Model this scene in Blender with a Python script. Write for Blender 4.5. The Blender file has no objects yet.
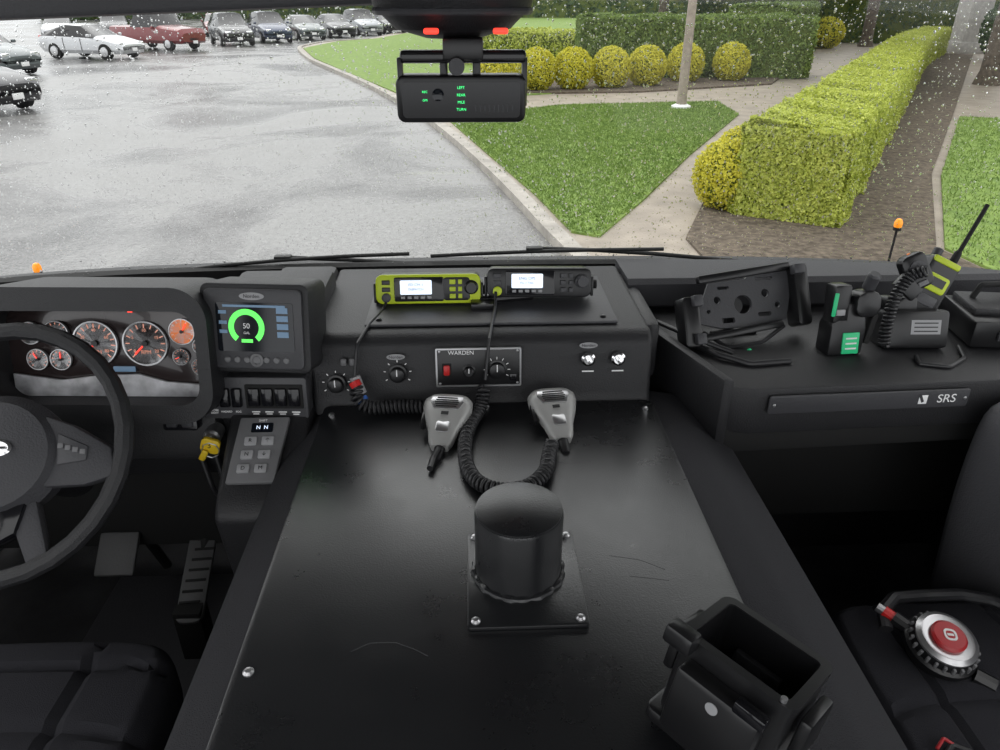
import bpy, bmesh, math, random
import numpy as np
from mathutils import Vector, Matrix, Euler
random.seed(7); rng=np.random.default_rng(7)
R=math.radians
COL=bpy.context.scene.collection

# ---------------------------------------------------------------- materials
def mat(name,col,rough=0.5,metal=0.0,bump=0.0,bscale=200.0,var=0.0,vscale=8.0,emis=0.0,coat=0.0,spec=0.5,col2=None,rvar=0.0):
    m=bpy.data.materials.new(name); m.use_nodes=True
    nt=m.node_tree; N=nt.nodes; L=nt.links; b=N['Principled BSDF']
    b.inputs['Base Color'].default_value=(*col,1); b.inputs['Roughness'].default_value=rough
    b.inputs['Metallic'].default_value=metal; b.inputs['Specular IOR Level'].default_value=spec
    b.inputs['Coat Weight'].default_value=coat
    if emis>0:
        b.inputs['Emission Color'].default_value=(*col,1); b.inputs['Emission Strength'].default_value=emis
    tc=None
    if bump>0 or var>0 or rvar>0:
        tc=N.new('ShaderNodeTexCoord')
    if bump>0:
        n=N.new('ShaderNodeTexNoise'); n.inputs['Scale'].default_value=bscale; n.inputs['Detail'].default_value=3
        bp=N.new('ShaderNodeBump'); bp.inputs['Strength'].default_value=bump; bp.inputs['Distance'].default_value=0.002 if bscale>40 else 0.02
        L.new(tc.outputs['Object'],n.inputs['Vector']); L.new(n.outputs['Fac'],bp.inputs['Height']); L.new(bp.outputs['Normal'],b.inputs['Normal'])
    if rvar>0:
        n=N.new('ShaderNodeTexNoise'); n.inputs['Scale'].default_value=6; n.inputs['Detail'].default_value=8; n.inputs['Roughness'].default_value=.7
        r=N.new('ShaderNodeMapRange'); r.inputs['From Min'].default_value=.3; r.inputs['From Max'].default_value=.7; r.inputs['To Min'].default_value=rough-rvar; r.inputs['To Max'].default_value=rough+rvar
        L.new(tc.outputs['Object'],n.inputs['Vector']); L.new(n.outputs['Fac'],r.inputs['Value']); L.new(r.outputs['Result'],b.inputs['Roughness'])
    if var>0:
        n=N.new('ShaderNodeTexNoise'); n.inputs['Scale'].default_value=vscale; n.inputs['Detail'].default_value=6
        r=N.new('ShaderNodeValToRGB'); r.color_ramp.elements[0].position=0.3; r.color_ramp.elements[1].position=0.7
        c2=col2 if col2 else tuple(min(1,c*(1+var)) for c in col)
        r.color_ramp.elements[0].color=(*[c*(1-var) for c in col],1) if not col2 else (*col,1)
        r.color_ramp.elements[1].color=(*c2,1)
        L.new(tc.outputs['Object'],n.inputs['Vector']); L.new(n.outputs['Fac'],r.inputs['Fac']); L.new(r.outputs['Color'],b.inputs['Base Color'])
    return m
M={}
M['plate']=mat('black_powdercoat',(0.010,0.0105,0.012),0.30,bump=0.16,bscale=420,spec=0.95,rvar=.06)
M['vinyl']=mat('black_vinyl',(0.019,0.019,0.021),0.5,bump=0.5,bscale=350)
M['vinyl2']=mat('charcoal_vinyl',(0.045,0.045,0.05),0.6,bump=0.5,bscale=300)
M['doorcard']=mat('door_card_vinyl',(0.10,0.10,0.108),0.6,bump=0.5,bscale=300)
M['seat']=mat('seat_fabric',(0.030,0.030,0.036),0.92,bump=0.9,bscale=800,spec=0.3)
M['tunnelside']=mat('tunnel_fabric',(0.030,0.030,0.034),0.8,bump=0.9,bscale=500,spec=0.3)
M['dark']=mat('dark_plastic',(0.011,0.011,0.012),0.3)
M['matte']=mat('matte_black',(0.008,0.008,0.008),0.8)
M['gloss']=mat('gloss_black',(0.008,0.008,0.01),0.12)
M['grayp']=mat('gray_plastic',(0.16,0.16,0.165),0.5,bump=0.2)
M['pedal']=mat('pedal_rubber',(0.08,0.08,0.082),0.6,bump=0.4)
M['dgray']=mat('dark_gray_plastic',(0.055,0.055,0.06),0.45,bump=0.3)
M['lgray']=mat('light_gray_plastic',(0.35,0.35,0.36),0.45)
M['silver']=mat('silver_metal',(0.55,0.55,0.56),0.28,metal=0.9)
M['chrome']=mat('chrome',(0.85,0.85,0.86),0.12,metal=1.0)
M['micgray']=mat('mic_gray',(0.42,0.42,0.41),0.38,metal=0.25,bump=0.15)
M['white']=mat('white_label',(0.8,0.8,0.8),0.5)
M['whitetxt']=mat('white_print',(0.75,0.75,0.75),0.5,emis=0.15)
M['lime']=mat('lime_green',(0.50,0.62,0.02),0.4,emis=.06)
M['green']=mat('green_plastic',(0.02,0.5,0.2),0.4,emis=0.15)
M['greenled']=mat('green_led',(0.05,1.0,0.25),0.4,emis=1.3)
M['greenscr']=mat('green_screen_ring',(0.12,0.85,0.12),0.4,emis=0.9)
M['red']=mat('red_plastic',(0.6,0.02,0.02),0.35)
M['dred']=mat('dark_red_button',(0.42,0.02,0.025),0.35)
M['redled']=mat('red_led',(1.0,0.05,0.03),0.4,emis=1.6)
M['yellow']=mat('yellow_tag',(0.8,0.55,0.02),0.4)
M['amber']=mat('amber_lens',(1.0,0.33,0.02),0.2,emis=0.4)
M['orange']=mat('orange_gauge',(0.8,0.22,0.05),0.4,emis=0.45)
M['screen']=mat('screen_black',(0.004,0.006,0.01),0.08)
M['lcd']=mat('lcd_white',(0.75,0.85,1.0),0.3,emis=1.0)
M['lcdtxt']=mat('lcd_ink',(0.05,0.08,0.2),0.5)
M['bluebox']=mat('screen_blue',(0.12,0.2,0.3),0.4,emis=0.35)
M['gface']=mat('gauge_face',(0.03,0.020,0.020),0.22,coat=.6)
M['gpink']=mat('gauge_ink',(0.9,0.42,0.30),0.5,emis=0.4)
M['glare']=mat('cluster_painted_reflection',(0.5,0.5,0.52),0.2,var=0.45,vscale=30)  # pale mottled colour paints the white reflection low on the cluster
M['wipe']=mat('wiper_rubber',(0.012,0.012,0.012),0.5)
M['floor']=mat('rubber_floor',(0.03,0.03,0.032),0.75,bump=0.6,bscale=250,var=0.4,vscale=10)
M['scuff']=mat('scuff',(0.07,0.07,0.075),0.5)
M['cable']=mat('cable_black',(0.02,0.02,0.022),0.4)
M['curb']=mat('concrete_curb',(0.36,0.335,0.30),0.7,bump=0.5,bscale=20,var=0.25,vscale=4)
M['walk']=mat('concrete_walk',(0.32,0.275,0.225),0.5,bump=0.3,bscale=30,var=0.2,vscale=2.5)
M['mulch']=mat('mulch',(0.05,0.037,0.026),0.9,bump=1.0,bscale=25,var=0.8,vscale=14,col2=(0.17,0.135,0.10))
M['grass']=mat('grass',(0.115,0.195,0.035),0.85,bump=1.0,bscale=30,var=0.5,vscale=7,col2=(0.235,0.335,0.075))
M['trunk']=mat('pole_paint',(0.30,0.25,0.21),0.6,var=0.2)
M['sky_block_bark']=mat('sky_block_tree_bark',(0.10,0.08,0.06),0.9,bump=1,bscale=12,var=.4)
M['stone']=mat('column_render',(0.5,0.48,0.46),0.7,var=0.15)

def leafmat(name,c1,c2,c3,sc):
    m=bpy.data.materials.new(name); m.use_nodes=True; nt=m.node_tree;N=nt.nodes;L=nt.links;b=N['Principled BSDF']
    tc=N.new('ShaderNodeTexCoord'); n=N.new('ShaderNodeTexNoise'); n.inputs['Scale'].default_value=sc; n.inputs['Detail'].default_value=6; n.inputs['Roughness'].default_value=0.8
    r=N.new('ShaderNodeValToRGB'); e=r.color_ramp.elements; e[0].position=0.32; e[0].color=(*c1,1); e[1].position=0.7; e[1].color=(*c3,1)
    x=e.new(0.5); x.color=(*c2,1)
    L.new(tc.outputs['Object'],n.inputs['Vector']); L.new(n.outputs['Fac'],r.inputs['Fac']); L.new(r.outputs['Color'],b.inputs['Base Color'])
    b.inputs['Roughness'].default_value=0.6
    t=N.new('ShaderNodeBsdfTranslucent'); L.new(r.outputs['Color'],t.inputs['Color']); mx=N.new('ShaderNodeMixShader'); mx.inputs[0].default_value=.35
    L.new(b.outputs[0],mx.inputs[1]); L.new(t.outputs[0],mx.inputs[2]); L.new(mx.outputs[0],N['Material Output'].inputs[0])
    return m
M['leafY']=leafmat('leaf_yellowgreen',(0.24,0.30,0.045),(0.50,0.56,0.10),(0.80,0.82,0.22),14)
M['leafYY']=leafmat('leaf_golden',(0.38,0.38,0.02),(0.62,0.58,0.05),(0.85,0.78,0.12),14)
M['leafG']=leafmat('leaf_green',(0.06,0.11,0.02),(0.16,0.24,0.05),(0.36,0.46,0.10),6)
M['leafD']=leafmat('leaf_dark',(0.02,0.045,0.012),(0.05,0.10,0.025),(0.12,0.18,0.05),3)
M['core']=mat('hedge_core',(0.09,0.12,0.02),0.95)

m=mat('wet_asphalt',(0.16,0.16,0.165),0.3); nt=m.node_tree;N=nt.nodes;L=nt.links;b=N['Principled BSDF']
tc=N.new('ShaderNodeTexCoord')
n1=N.new('ShaderNodeTexNoise'); n1.inputs['Scale'].default_value=0.22; n1.inputs['Detail'].default_value=9; n1.inputs['Roughness'].default_value=0.62; n1.inputs['Distortion'].default_value=.6
r1=N.new('ShaderNodeValToRGB'); r1.color_ramp.elements[0].position=0.38; r1.color_ramp.elements[0].color=(0.11,0.108,0.108,1); r1.color_ramp.elements[1].position=0.54; r1.color_ramp.elements[1].color=(0.235,0.232,0.228,1)
r2=N.new('ShaderNodeMapRange'); r2.inputs['From Min'].default_value=0.4; r2.inputs['From Max'].default_value=0.62; r2.inputs['To Min'].default_value=0.14; r2.inputs['To Max'].default_value=0.40
n2=N.new('ShaderNodeTexNoise'); n2.inputs['Scale'].default_value=28; n2.inputs['Detail'].default_value=5
n3=N.new('ShaderNodeTexNoise'); n3.inputs['Scale'].default_value=14; n3.inputs['Detail'].default_value=8; n3.inputs['Roughness'].default_value=.85
r3=N.new('ShaderNodeMapRange'); r3.inputs['From Min'].default_value=.3; r3.inputs['From Max'].default_value=.7; r3.inputs['To Min'].default_value=.45; r3.inputs['To Max'].default_value=1.5
mm=N.new('ShaderNodeMix'); mm.data_type='RGBA'; mm.blend_type='MULTIPLY'; mm.inputs[0].default_value=1
bp=N.new('ShaderNodeBump'); bp.inputs['Strength'].default_value=0.7; bp.inputs['Distance'].default_value=0.02
for n in (n1,n2,n3): L.new(tc.outputs['Object'],n.inputs['Vector'])
L.new(n1.outputs['Fac'],r1.inputs['Fac']); L.new(n3.outputs['Fac'],r3.inputs['Value']); L.new(r1.outputs['Color'],mm.inputs[6]); L.new(r3.outputs['Result'],mm.inputs[7]); L.new(mm.outputs[2],b.inputs['Base Color'])
L.new(n1.outputs['Fac'],r2.inputs['Value']); L.new(r2.outputs['Result'],b.inputs['Roughness'])
L.new(n2.outputs['Fac'],bp.inputs['Height']); L.new(bp.outputs['Normal'],b.inputs['Normal'])
M['asphalt']=m
m=bpy.data.materials.new('windshield_glass'); m.use_nodes=True; nt=m.node_tree;N=nt.nodes;L=nt.links; N.clear()
o=N.new('ShaderNodeOutputMaterial'); mx=N.new('ShaderNodeMixShader'); t=N.new('ShaderNodeBsdfTransparent'); g=N.new('ShaderNodeBsdfGlossy'); g.inputs['Roughness'].default_value=0.02
t.inputs['Color'].default_value=(0.97,0.98,0.97,1); mx.inputs[0].default_value=0.045
L.new(t.outputs[0],mx.inputs[1]);L.new(g.outputs[0],mx.inputs[2]);L.new(mx.outputs[0],o.inputs[0]); M['glass']=m
m=bpy.data.materials.new('rain_water'); m.use_nodes=True; nt=m.node_tree;N=nt.nodes;L=nt.links; N.clear()
o=N.new('ShaderNodeOutputMaterial'); g=N.new('ShaderNodeBsdfGlass'); g.inputs['IOR'].default_value=1.33; g.inputs['Roughness'].default_value=0.0
L.new(g.outputs[0],o.inputs[0]); M['water']=m

# ---------------------------------------------------------------- mesh helpers
def empty(name,loc=(0,0,0),rot=(0,0,0),parent=None):
    o=bpy.data.objects.new(name,None); o.empty_display_size=0.05; COL.objects.link(o); o.location=loc; o.rotation_euler=rot
    if parent: o.parent=parent
    return o
def panel(name,loc,lean=0,yaw=0,parent=None):
    return empty(name,loc,(R(90-lean),0,R(yaw)),parent)
def mk(name,me,mt,parent=None,loc=(0,0,0),rot=(0,0,0),smooth=True):
    if mt is not None:
        for x in (mt if isinstance(mt,(list,tuple)) else [mt]): me.materials.append(x if not isinstance(x,str) else M[x])
    o=bpy.data.objects.new(name,me); COL.objects.link(o); o.location=loc; o.rotation_euler=rot
    if parent: o.parent=parent
    if smooth and len(me.polygons):
        me.shade_smooth()
        try: me.set_sharp_from_angle(angle=R(32))
        except Exception: pass
    return o
def frombm(name,bm,mt,parent=None,loc=(0,0,0),rot=(0,0,0)):
    bmesh.ops.recalc_face_normals(bm,faces=bm.faces)
    me=bpy.data.meshes.new(name); bm.to_mesh(me); bm.free()
    return mk(name,me,mt,parent,loc,rot)
def box(name,size,loc,mt,parent=None,rot=(0,0,0),bev=0.003,taper=None,seg=2):
    bm=bmesh.new(); bmesh.ops.create_cube(bm,size=1)
    for v in bm.verts:
        if taper and v.co.z>0: v.co.x*=taper[0]; v.co.y*=taper[1]
        v.co=Vector((v.co.x*size[0],v.co.y*size[1],v.co.z*size[2]))
    b=min(bev,min(size)*0.45)
    if b>0: bmesh.ops.bevel(bm,geom=bm.edges[:],offset=b,segments=seg,profile=0.5,affect='EDGES')
    return frombm(name,bm,mt,parent,loc,rot)
def lathe(name,prof,loc,mt,parent=None,rot=(0,0,0),seg=32,sx=1,sy=1):
    bm=bmesh.new(); rings=[]
    for r,z in prof:
        if r<1e-6: rings.append([bm.verts.new((0,0,z))])
        else: rings.append([bm.verts.new((r*math.cos(2*math.pi*i/seg)*sx,r*math.sin(2*math.pi*i/seg)*sy,z)) for i in range(seg)])
    for a,b in zip(rings,rings[1:]):
        for i in range(seg):
            j=(i+1)%seg
            if len(a)==1 and len(b)==1: continue
            if len(a)==1: bm.faces.new((a[0],b[i],b[j]))
            elif len(b)==1: bm.faces.new((a[i],a[j],b[0]))
            else: bm.faces.new((a[i],a[j],b[j],b[i]))
    for ring in (rings[0],rings[-1]):
        if len(ring)>1:
            try: bm.faces.new(ring)
            except Exception: pass
    return frombm(name,bm,mt,parent,loc,rot)
def prism(name,poly,axis,a,b,mt,parent=None,bev=0.004,loc=(0,0,0),rot=(0,0,0),seg=2):
    bm=bmesh.new()
    def P(u,v,w):
        return {'x':(w,u,v),'y':(u,w,v),'z':(u,v,w)}[axis]
    A=[bm.verts.new(P(u,v,a)) for u,v in poly]; B=[bm.verts.new(P(u,v,b)) for u,v in poly]
    n=len(poly)
    bm.faces.new(A); bm.faces.new(B)
    for i in range(n): bm.faces.new((A[i],A[(i+1)%n],B[(i+1)%n],B[i]))
    bmesh.ops.recalc_face_normals(bm,faces=bm.faces)
    if bev>0: bmesh.ops.bevel(bm,geom=bm.edges[:],offset=bev,segments=seg,profile=0.5,affect='EDGES')
    return frombm(name,bm,mt,parent,loc,rot)
def rr(w,h,r,n=5,cx=0,cy=0):
    pts=[]
    for k,(sx,sy) in enumerate(((1,1),(-1,1),(-1,-1),(1,-1))):
        for i in range(n+1):
            a=R(90*k+90*i/n); pts.append((cx+sx*(w/2-r)+r*math.cos(a),cy+sy*(h/2-r)+r*math.sin(a)))
    return pts
def frame(name,outer,inner,z0,z1,mt,parent=None,loc=(0,0,0),rot=(0,0,0)):
    bm=bmesh.new(); n=len(outer)
    O0=[bm.verts.new((*p,z0)) for p in outer];O1=[bm.verts.new((*p,z1)) for p in outer]
    I0=[bm.verts.new((*p,z0)) for p in inner];I1=[bm.verts.new((*p,z1)) for p in inner]
    for i in range(n):
        j=(i+1)%n
        for q in ((O0[i],O0[j],O1[j],O1[i]),(I0[i],I0[j],I1[j],I1[i]),(O0[i],O0[j],I0[j],I0[i]),(O1[i],O1[j],I1[j],I1[i])): bm.faces.new(q)
    bmesh.ops.recalc_face_normals(bm,faces=bm.faces)
    return frombm(name,bm,mt,parent,loc,rot)
def tube(name,pts,r,mt,parent=None,res=8,cyc=False,smooth=True,loc=(0,0,0),rot=(0,0,0)):
    cu=bpy.data.curves.new(name,'CURVE'); cu.dimensions='3D'; cu.bevel_depth=r; cu.bevel_resolution=3; cu.resolution_u=res; cu.use_fill_caps=True
    if smooth:
        s=cu.splines.new('NURBS'); s.order_u=3; s.use_endpoint_u=not cyc
    else: s=cu.splines.new('POLY')
    s.points.add(len(pts)-1)
    for p,q in zip(s.points,pts): p.co=(*q,1)
    s.use_cyclic_u=cyc
    tmp=bpy.data.objects.new(name,cu); COL.objects.link(tmp); dg=bpy.context.evaluated_depsgraph_get()
    me=bpy.data.meshes.new_from_object(tmp.evaluated_get(dg)); bpy.data.objects.remove(tmp)
    return mk(name,me,mt,parent,loc,rot)
def catmull(P,n):
    P=[Vector(p) for p in P]; P=[P[0]*2-P[1]]+P+[P[-1]*2-P[-2]]; out=[]
    for i in range(1,len(P)-2):
        for k in range(n):
            t=k/n; a,b,c,d=P[i-1:i+3]
            out.append(0.5*((2*b)+(c-a)*t+(2*a-5*b+4*c-d)*t*t+(3*b-a-3*c+d)*t**3))
    out.append(P[-2]); return out
def coil(name,pts,cr,wr,pitch,mt,parent=None):
    path=catmull(pts,20); L=[0]
    for a,b in zip(path,path[1:]): L.append(L[-1]+(b-a).length)
    tot=L[-1]; turns=tot/pitch; n=int(turns*10); res=[]; up=Vector((0.1,0.2,1)).normalized(); j=0
    for i in range(n+1):
        s=tot*i/n
        while j<len(L)-2 and L[j+1]<s: j+=1
        f=(s-L[j])/max(1e-9,L[j+1]-L[j]); p=path[j].lerp(path[j+1],f); T=(path[j+1]-path[j]).normalized()
        u=(up-T*up.dot(T)); u=u.normalized() if u.length>1e-3 else Vector((1,0,0)); v=T.cross(u); a=2*math.pi*turns*i/n
        res.append(p+(u*math.cos(a)+v*math.sin(a))*cr)
    return tube(name,res,wr,mt,parent,smooth=False)
def txt(body,parent,loc,size,mt='whitetxt',name='lettering',align='CENTER',rot=(0,0,0),ext=0.0002):
    cu=bpy.data.curves.new(name,'FONT'); cu.body=body; cu.size=size; cu.align_x=align; cu.align_y='CENTER'; cu.extrude=ext
    cu.materials.append(M[mt]); o=bpy.data.objects.new(name,cu); COL.objects.link(o); o.location=loc; o.rotation_euler=rot
    if parent: o.parent=parent
    return o
def plate2d(name,splines,ext,mt,parent=None,loc=(0,0,0),rot=(0,0,0),bev=0.001):
    cu=bpy.data.curves.new(name,'CURVE'); cu.dimensions='2D'; cu.fill_mode='BOTH'; cu.extrude=ext; cu.bevel_depth=bev
    for sp in splines:
        s=cu.splines.new('POLY'); s.points.add(len(sp)-1); s.use_cyclic_u=True
        for p,q in zip(s.points,sp): p.co=(q[0],q[1],0,1)
    tmp=bpy.data.objects.new(name,cu); COL.objects.link(tmp); dg=bpy.context.evaluated_depsgraph_get()
    me=bpy.data.meshes.new_from_object(tmp.evaluated_get(dg)); bpy.data.objects.remove(tmp)
    return mk(name,me,mt,parent,loc,rot)
def circ(cx,cy,r,n=20): return [(cx+r*math.cos(2*math.pi*i/n),cy+r*math.sin(2*math.pi*i/n)) for i in range(n)]
def slab(name,poly,z0,z1,mt): return prism(name,poly,'z',z0,z1,mt,bev=0)
def screw(parent,loc,r=0.006,mt='silver',rot=(0,0,0)):
    return lathe('screw',[(r,0),(r,r*0.3),(r*0.6,r*0.7),(0,r*0.8)],loc,mt,parent,rot,seg=12)

# ================================================================ OUTSIDE
slab('parking_lot',[(-70,-8),(70,-8),(70,130),(-70,130)],-0.1,0.0,'asphalt')
kerb=[(-6.5,52),(-8.6,49),(-9.2,45.5),(-9,42.5),(-7.2,35.8),(-5.4,30.8),(-3.4,25.4),(-1.9,20.9),(-.9,17.5),(-.2,14.6),(.32,12.15),(.69,10.2),(.96,8.6),(1.11,7.8),(1.6,5.0),(2.2,3.2)]
slab('sidewalk',kerb+[(40,3.2),(60,110),(0,110)],0.001,0.07,'walk')
def strip(name,pts,w,z0,z1,mt):
    sm=catmull([(x,y,0) for x,y in pts],8); bm=bmesh.new(); prev=None
    for i,p in enumerate(sm):
        d=(sm[min(i+1,len(sm)-1)]-sm[max(i-1,0)]).normalized(); nrm=Vector((-d.y,d.x,0))
        q=[bm.verts.new((p+nrm*w/2).to_tuple()[:2]+(z0,)),bm.verts.new((p+nrm*w/2).to_tuple()[:2]+(z1,)),bm.verts.new((p-nrm*w/2).to_tuple()[:2]+(z1,)),bm.verts.new((p-nrm*w/2).to_tuple()[:2]+(z0,))]
        if prev:
            for k in range(4): bm.faces.new((prev[k],prev[(k+1)%4],q[(k+1)%4],q[k]))
        prev=q
    return frombm(name,bm,mt)
strip('curb',kerb,0.2,0.0,0.12,'curb')
triA=[(-.55,17.6),(2.4,19.6),(6.6,20.1),(6.4,17.8),(3.9,13),(2.4,9.9),(1.5,8.2),(1.2,8.4),(.92,10.2),(.52,12.2),(.0,14.8)]
lawnL=[(-8.8,42.5),(-7.0,35.8),(-5.2,30.8),(-3.2,25.4),(-1.8,21.6),(1.7,21.8),(7.5,24.2),(11,26.5),(13,44),(22,60),(22,105),(4,105),(-6,52),(-8,49)]
lawnR=[(5.6,4),(5.3,7.6),(7.4,11.2),(11.4,17.2),(13.2,16.6),(22,15),(22,4)]
slab('grass_island',triA,0.07,0.1,'grass'); slab('grass_lawn',lawnL,0.07,0.1,'grass'); slab('grass_verge',lawnR,0.07,0.1,'grass')
slab('mulch_bed',[(2.5,5),(5.5,5),(5.2,7.6),(7.3,11.3),(11.3,17.3),(24,36.5),(21.8,38.5),(9.0,19.6),(5.4,13.6),(3.3,10.0),(2.5,8.1)],0.07,0.1,'mulch')
slab('mulch_bed',[(0.2,21.9),(5,22.3),(9.6,24.2),(11,26.8),(1,30.5)],0.07,0.12,'mulch')

def inpoly(x,y,poly):
    c=np.zeros(len(x),bool); n=len(poly)
    for i in range(n):
        x1,y1=poly[i];x2,y2=poly[(i+1)%n]
        if y1==y2: continue
        k=((y1>y)!=(y2>y))&(x<(x2-x1)*(y-y1)/(y2-y1)+x1); c^=k
    return c
def blades(name,poly,n,h,box_,mt,parent):
    x=rng.uniform(box_[0],box_[2],n*3); y=rng.uniform(box_[1],box_[3],n*3); k=inpoly(x,y,poly); x=x[k][:n];y=y[k][:n]; n=len(x)
    a=rng.uniform(0,6.28,n); w=0.012; hh=h*rng.uniform(0.5,1.2,n); V=np.zeros((n,3,3))
    V[:,0]=np.stack([x-w*np.cos(a),y-w*np.sin(a),np.full(n,.095)],1); V[:,1]=np.stack([x+w*np.cos(a),y+w*np.sin(a),np.full(n,.095)],1)
    V[:,2]=np.stack([x+rng.normal(0,.02,n),y+rng.normal(0,.02,n),.095+hh],1)
    me=bpy.data.meshes.new(name); me.from_pydata(V.reshape(-1,3).tolist(),[],np.arange(n*3).reshape(-1,3).tolist())
    return mk(name,me,mt,parent,smooth=False)
blades('grass_blades',triA,60000,0.045,(-.6,8,6.7,20.2),'grass',bpy.data.objects['grass_island'])
blades('grass_blades',lawnR,35000,0.045,(5,5,15,17.5),'grass',bpy.data.objects['grass_verge'])

def leafmesh(name,P,Nn,size,mt,parent=None,jit=.6,dep=.05):
    n=len(P); P=P+Nn*rng.uniform(-dep,dep,(n,1))
    d=Nn+rng.normal(0,jit,(n,3)); d/=np.linalg.norm(d,axis=1)[:,None]
    t=np.cross(d,rng.normal(0,1,(n,3))); t/=np.linalg.norm(t,axis=1)[:,None]; b=np.cross(d,t)
    s=(size*rng.uniform(0.6,1.3,n))[:,None]
    V=np.stack([P-t*s,P-b*s*0.5,P+t*s,P+b*s*0.5],1).reshape(-1,3)
    me=bpy.data.meshes.new(name); me.from_pydata(V.tolist(),[],np.arange(n*4).reshape(-1,4).tolist())
    return mk(name,me,mt,parent,smooth=False)
def hedge(name,path,w,h,leaf,n,size,z0=0.1):
    root=empty(name); sm=catmull([(x,y,0) for x,y in path],6); segs=[]; L=0
    for a,b in zip(sm,sm[1:]): segs.append((L,a,b)); L+=(b-a).length
    bm=bmesh.new(); prev=None; ww=w-0.12
    for i,p in enumerate(sm):
        d=(sm[min(i+1,len(sm)-1)]-sm[max(i-1,0)]).normalized(); nn=Vector((-d.y,d.x,0))
        q=[bm.verts.new((p+nn*s*ww/2+Vector((0,0,z)))) for s,z in ((1,z0),(1,h-.15),(.85,h-.05),(-.85,h-.05),(-1,h-.15),(-1,z0))]
        if prev:
            for k in range(6): bm.faces.new((prev[k],prev[(k+1)%6],q[(k+1)%6],q[k]))
        else: bm.faces.new(q)
        prev=q
    bm.faces.new(prev)
    frombm('foliage_core',bm,'core',root)
    per=2*h+w; starts=np.array([s[0] for s in segs])
    s=rng.uniform(0,1,n)**1.8*L; idx=np.searchsorted(starts,s)-1; idx=np.clip(idx,0,len(segs)-1)
    A=np.array([tuple(g[1]) for g in segs])[idx]; B=np.array([tuple(g[2]) for g in segs])[idx]
    d=B-A; ln=np.linalg.norm(d,axis=1)[:,None]; d/=ln; C=A+d*(s-starts[idx])[:,None]
    nn=np.stack([-d[:,1],d[:,0],0*s],1); u=rng.uniform(0,per,n)
    off=np.where(u<h,1,np.where(u<h+w,1-2*(u-h)/w,-1)); z=np.where(u<h,u,np.where(u<h+w,h,per-u))
    wob=0.035*np.sin(s*3.1+u*2)+0.035*np.sin(s*7.3+u*5)+.02*np.sin(s*13+u*11)
    P=C+nn*(off*w/2)[:,None]; P[:,2]=z0+z*(1-z0/h)
    Nn=np.where(((u>=h)&(u<h+w))[:,None],np.array([[0,0,1.0]]),nn*np.sign(off)[:,None]); P+=Nn*wob[:,None]
    k=n//12; e0=np.array(tuple(sm[0])); dd=np.array(tuple((sm[1]-sm[0]).normalized())); pn=np.array([-dd[1],dd[0],0])
    Pc=e0+pn[None]*rng.uniform(-w/2,w/2,(k,1)); Pc[:,2]=rng.uniform(z0,h,k); Nc=np.repeat(-dd[None],k,0)
    leafmesh('leaves',np.vstack([P,Pc]),np.vstack([Nn,Nc]),size,leaf,root)
    return root
def bush(name,c,rad,h,leaf,n,size):
    root=empty(name); bm=bmesh.new(); bmesh.ops.create_icosphere(bm,subdivisions=3,radius=1)
    for v in bm.verts: v.co=Vector((c[0]+v.co.x*rad*.9,c[1]+v.co.y*rad*.9,.1+max(0,(v.co.z*.5+.46)*h)))
    frombm('foliage_core',bm,'core',root)
    d=rng.normal(0,1,(n,3)); d/=np.linalg.norm(d,axis=1)[:,None]
    P=np.stack([c[0]+d[:,0]*rad,c[1]+d[:,1]*rad,.12+np.maximum(0,(d[:,2]*.5+.46)*h)],1)
    leafmesh('leaves',P,d,size,leaf,root); return root
def tree(c,h,rad,n=14000):  # added tree, its canopy above the view keeps sky off the plate
    root=empty('sky_block_tree',(c[0],c[1],.07)); lathe('trunk',[(.42,0),(.3,.4),(.24,h*.5),(.12,h*.75),(0,h*.78)],(0,0,0),'sky_block_bark',root,seg=14)
    for i in range(5):
        a=i*1.257; tube('sky_block_branch',[(0,0,h*.35),(math.cos(a)*rad*.35,math.sin(a)*rad*.35,h*.55),(math.cos(a)*rad*.7,math.sin(a)*rad*.7,h*.7)],.09,'sky_block_bark',root)
    blobs=[(0,0,h*.78,rad*.62)]+[(math.cos(i*.9)*rad*.55,math.sin(i*.9)*rad*.55,h*(.58+.07*(i%3)),rad*.45) for i in range(7)]
    Ps=[];Ns=[]
    for x,y,z,rb in blobs:
        k=n//8; d=rng.normal(0,1,(k,3)); d/=np.linalg.norm(d,axis=1)[:,None]; rr0=rng.uniform(.6,1.05,(k,1)); Ps.append(np.array([[x,y,z]])+d*rb*rr0); Ns.append(d)
    leafmesh('sky_block_canopy',np.vstack(Ps),np.vstack(Ns),.26,'leafD',root,jit=.9,dep=.2); return root
hedge('trimmed_hedge',[(3.90,8.75),(6.55,12.9),(11.1,20.2),(17.2,30),(22.6,37.6)],1.2,1.2,'leafY',190000,0.028)
bush('golden_shrub',(3.36,9.45),.40,.85,'leafYY',7000,.026); bush('golden_shrub',(3.95,10.5),.42,.85,'leafYY',6000,.028)
for X,Y in ((.75,22.0),(2.0,22.9),(3.1,23.1),(4.3,23.4),(5.5,23.9),(7.0,25.0),(8.6,25.3)):
    bush('golden_shrub',(X,Y),.56,1.15,'leafYY',5500,.040)
bush('golden_shrub',(17.2,40.5),.85,1.5,'leafYY',1500,.09); bush('golden_shrub',(19.0,41.5),.85,1.5,'leafYY',1500,.09)
hedge('trimmed_hedge',[(3.8,27.2),(7,27.0),(11.6,26.9)],1.9,1.95,'leafG',30000,.06)
hedge('trimmed_hedge',[(-.3,33),(4,31),(9,30)],1.6,1.35,'leafY',16000,.065)
hedge('trimmed_hedge',[(11.9,33),(15,37),(19,46)],2.2,2.2,'leafG',16000,.075)
hedge('trimmed_hedge',[(14,50),(24,47),(36,46)],2.5,2.6,'leafD',12000,.11)
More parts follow.
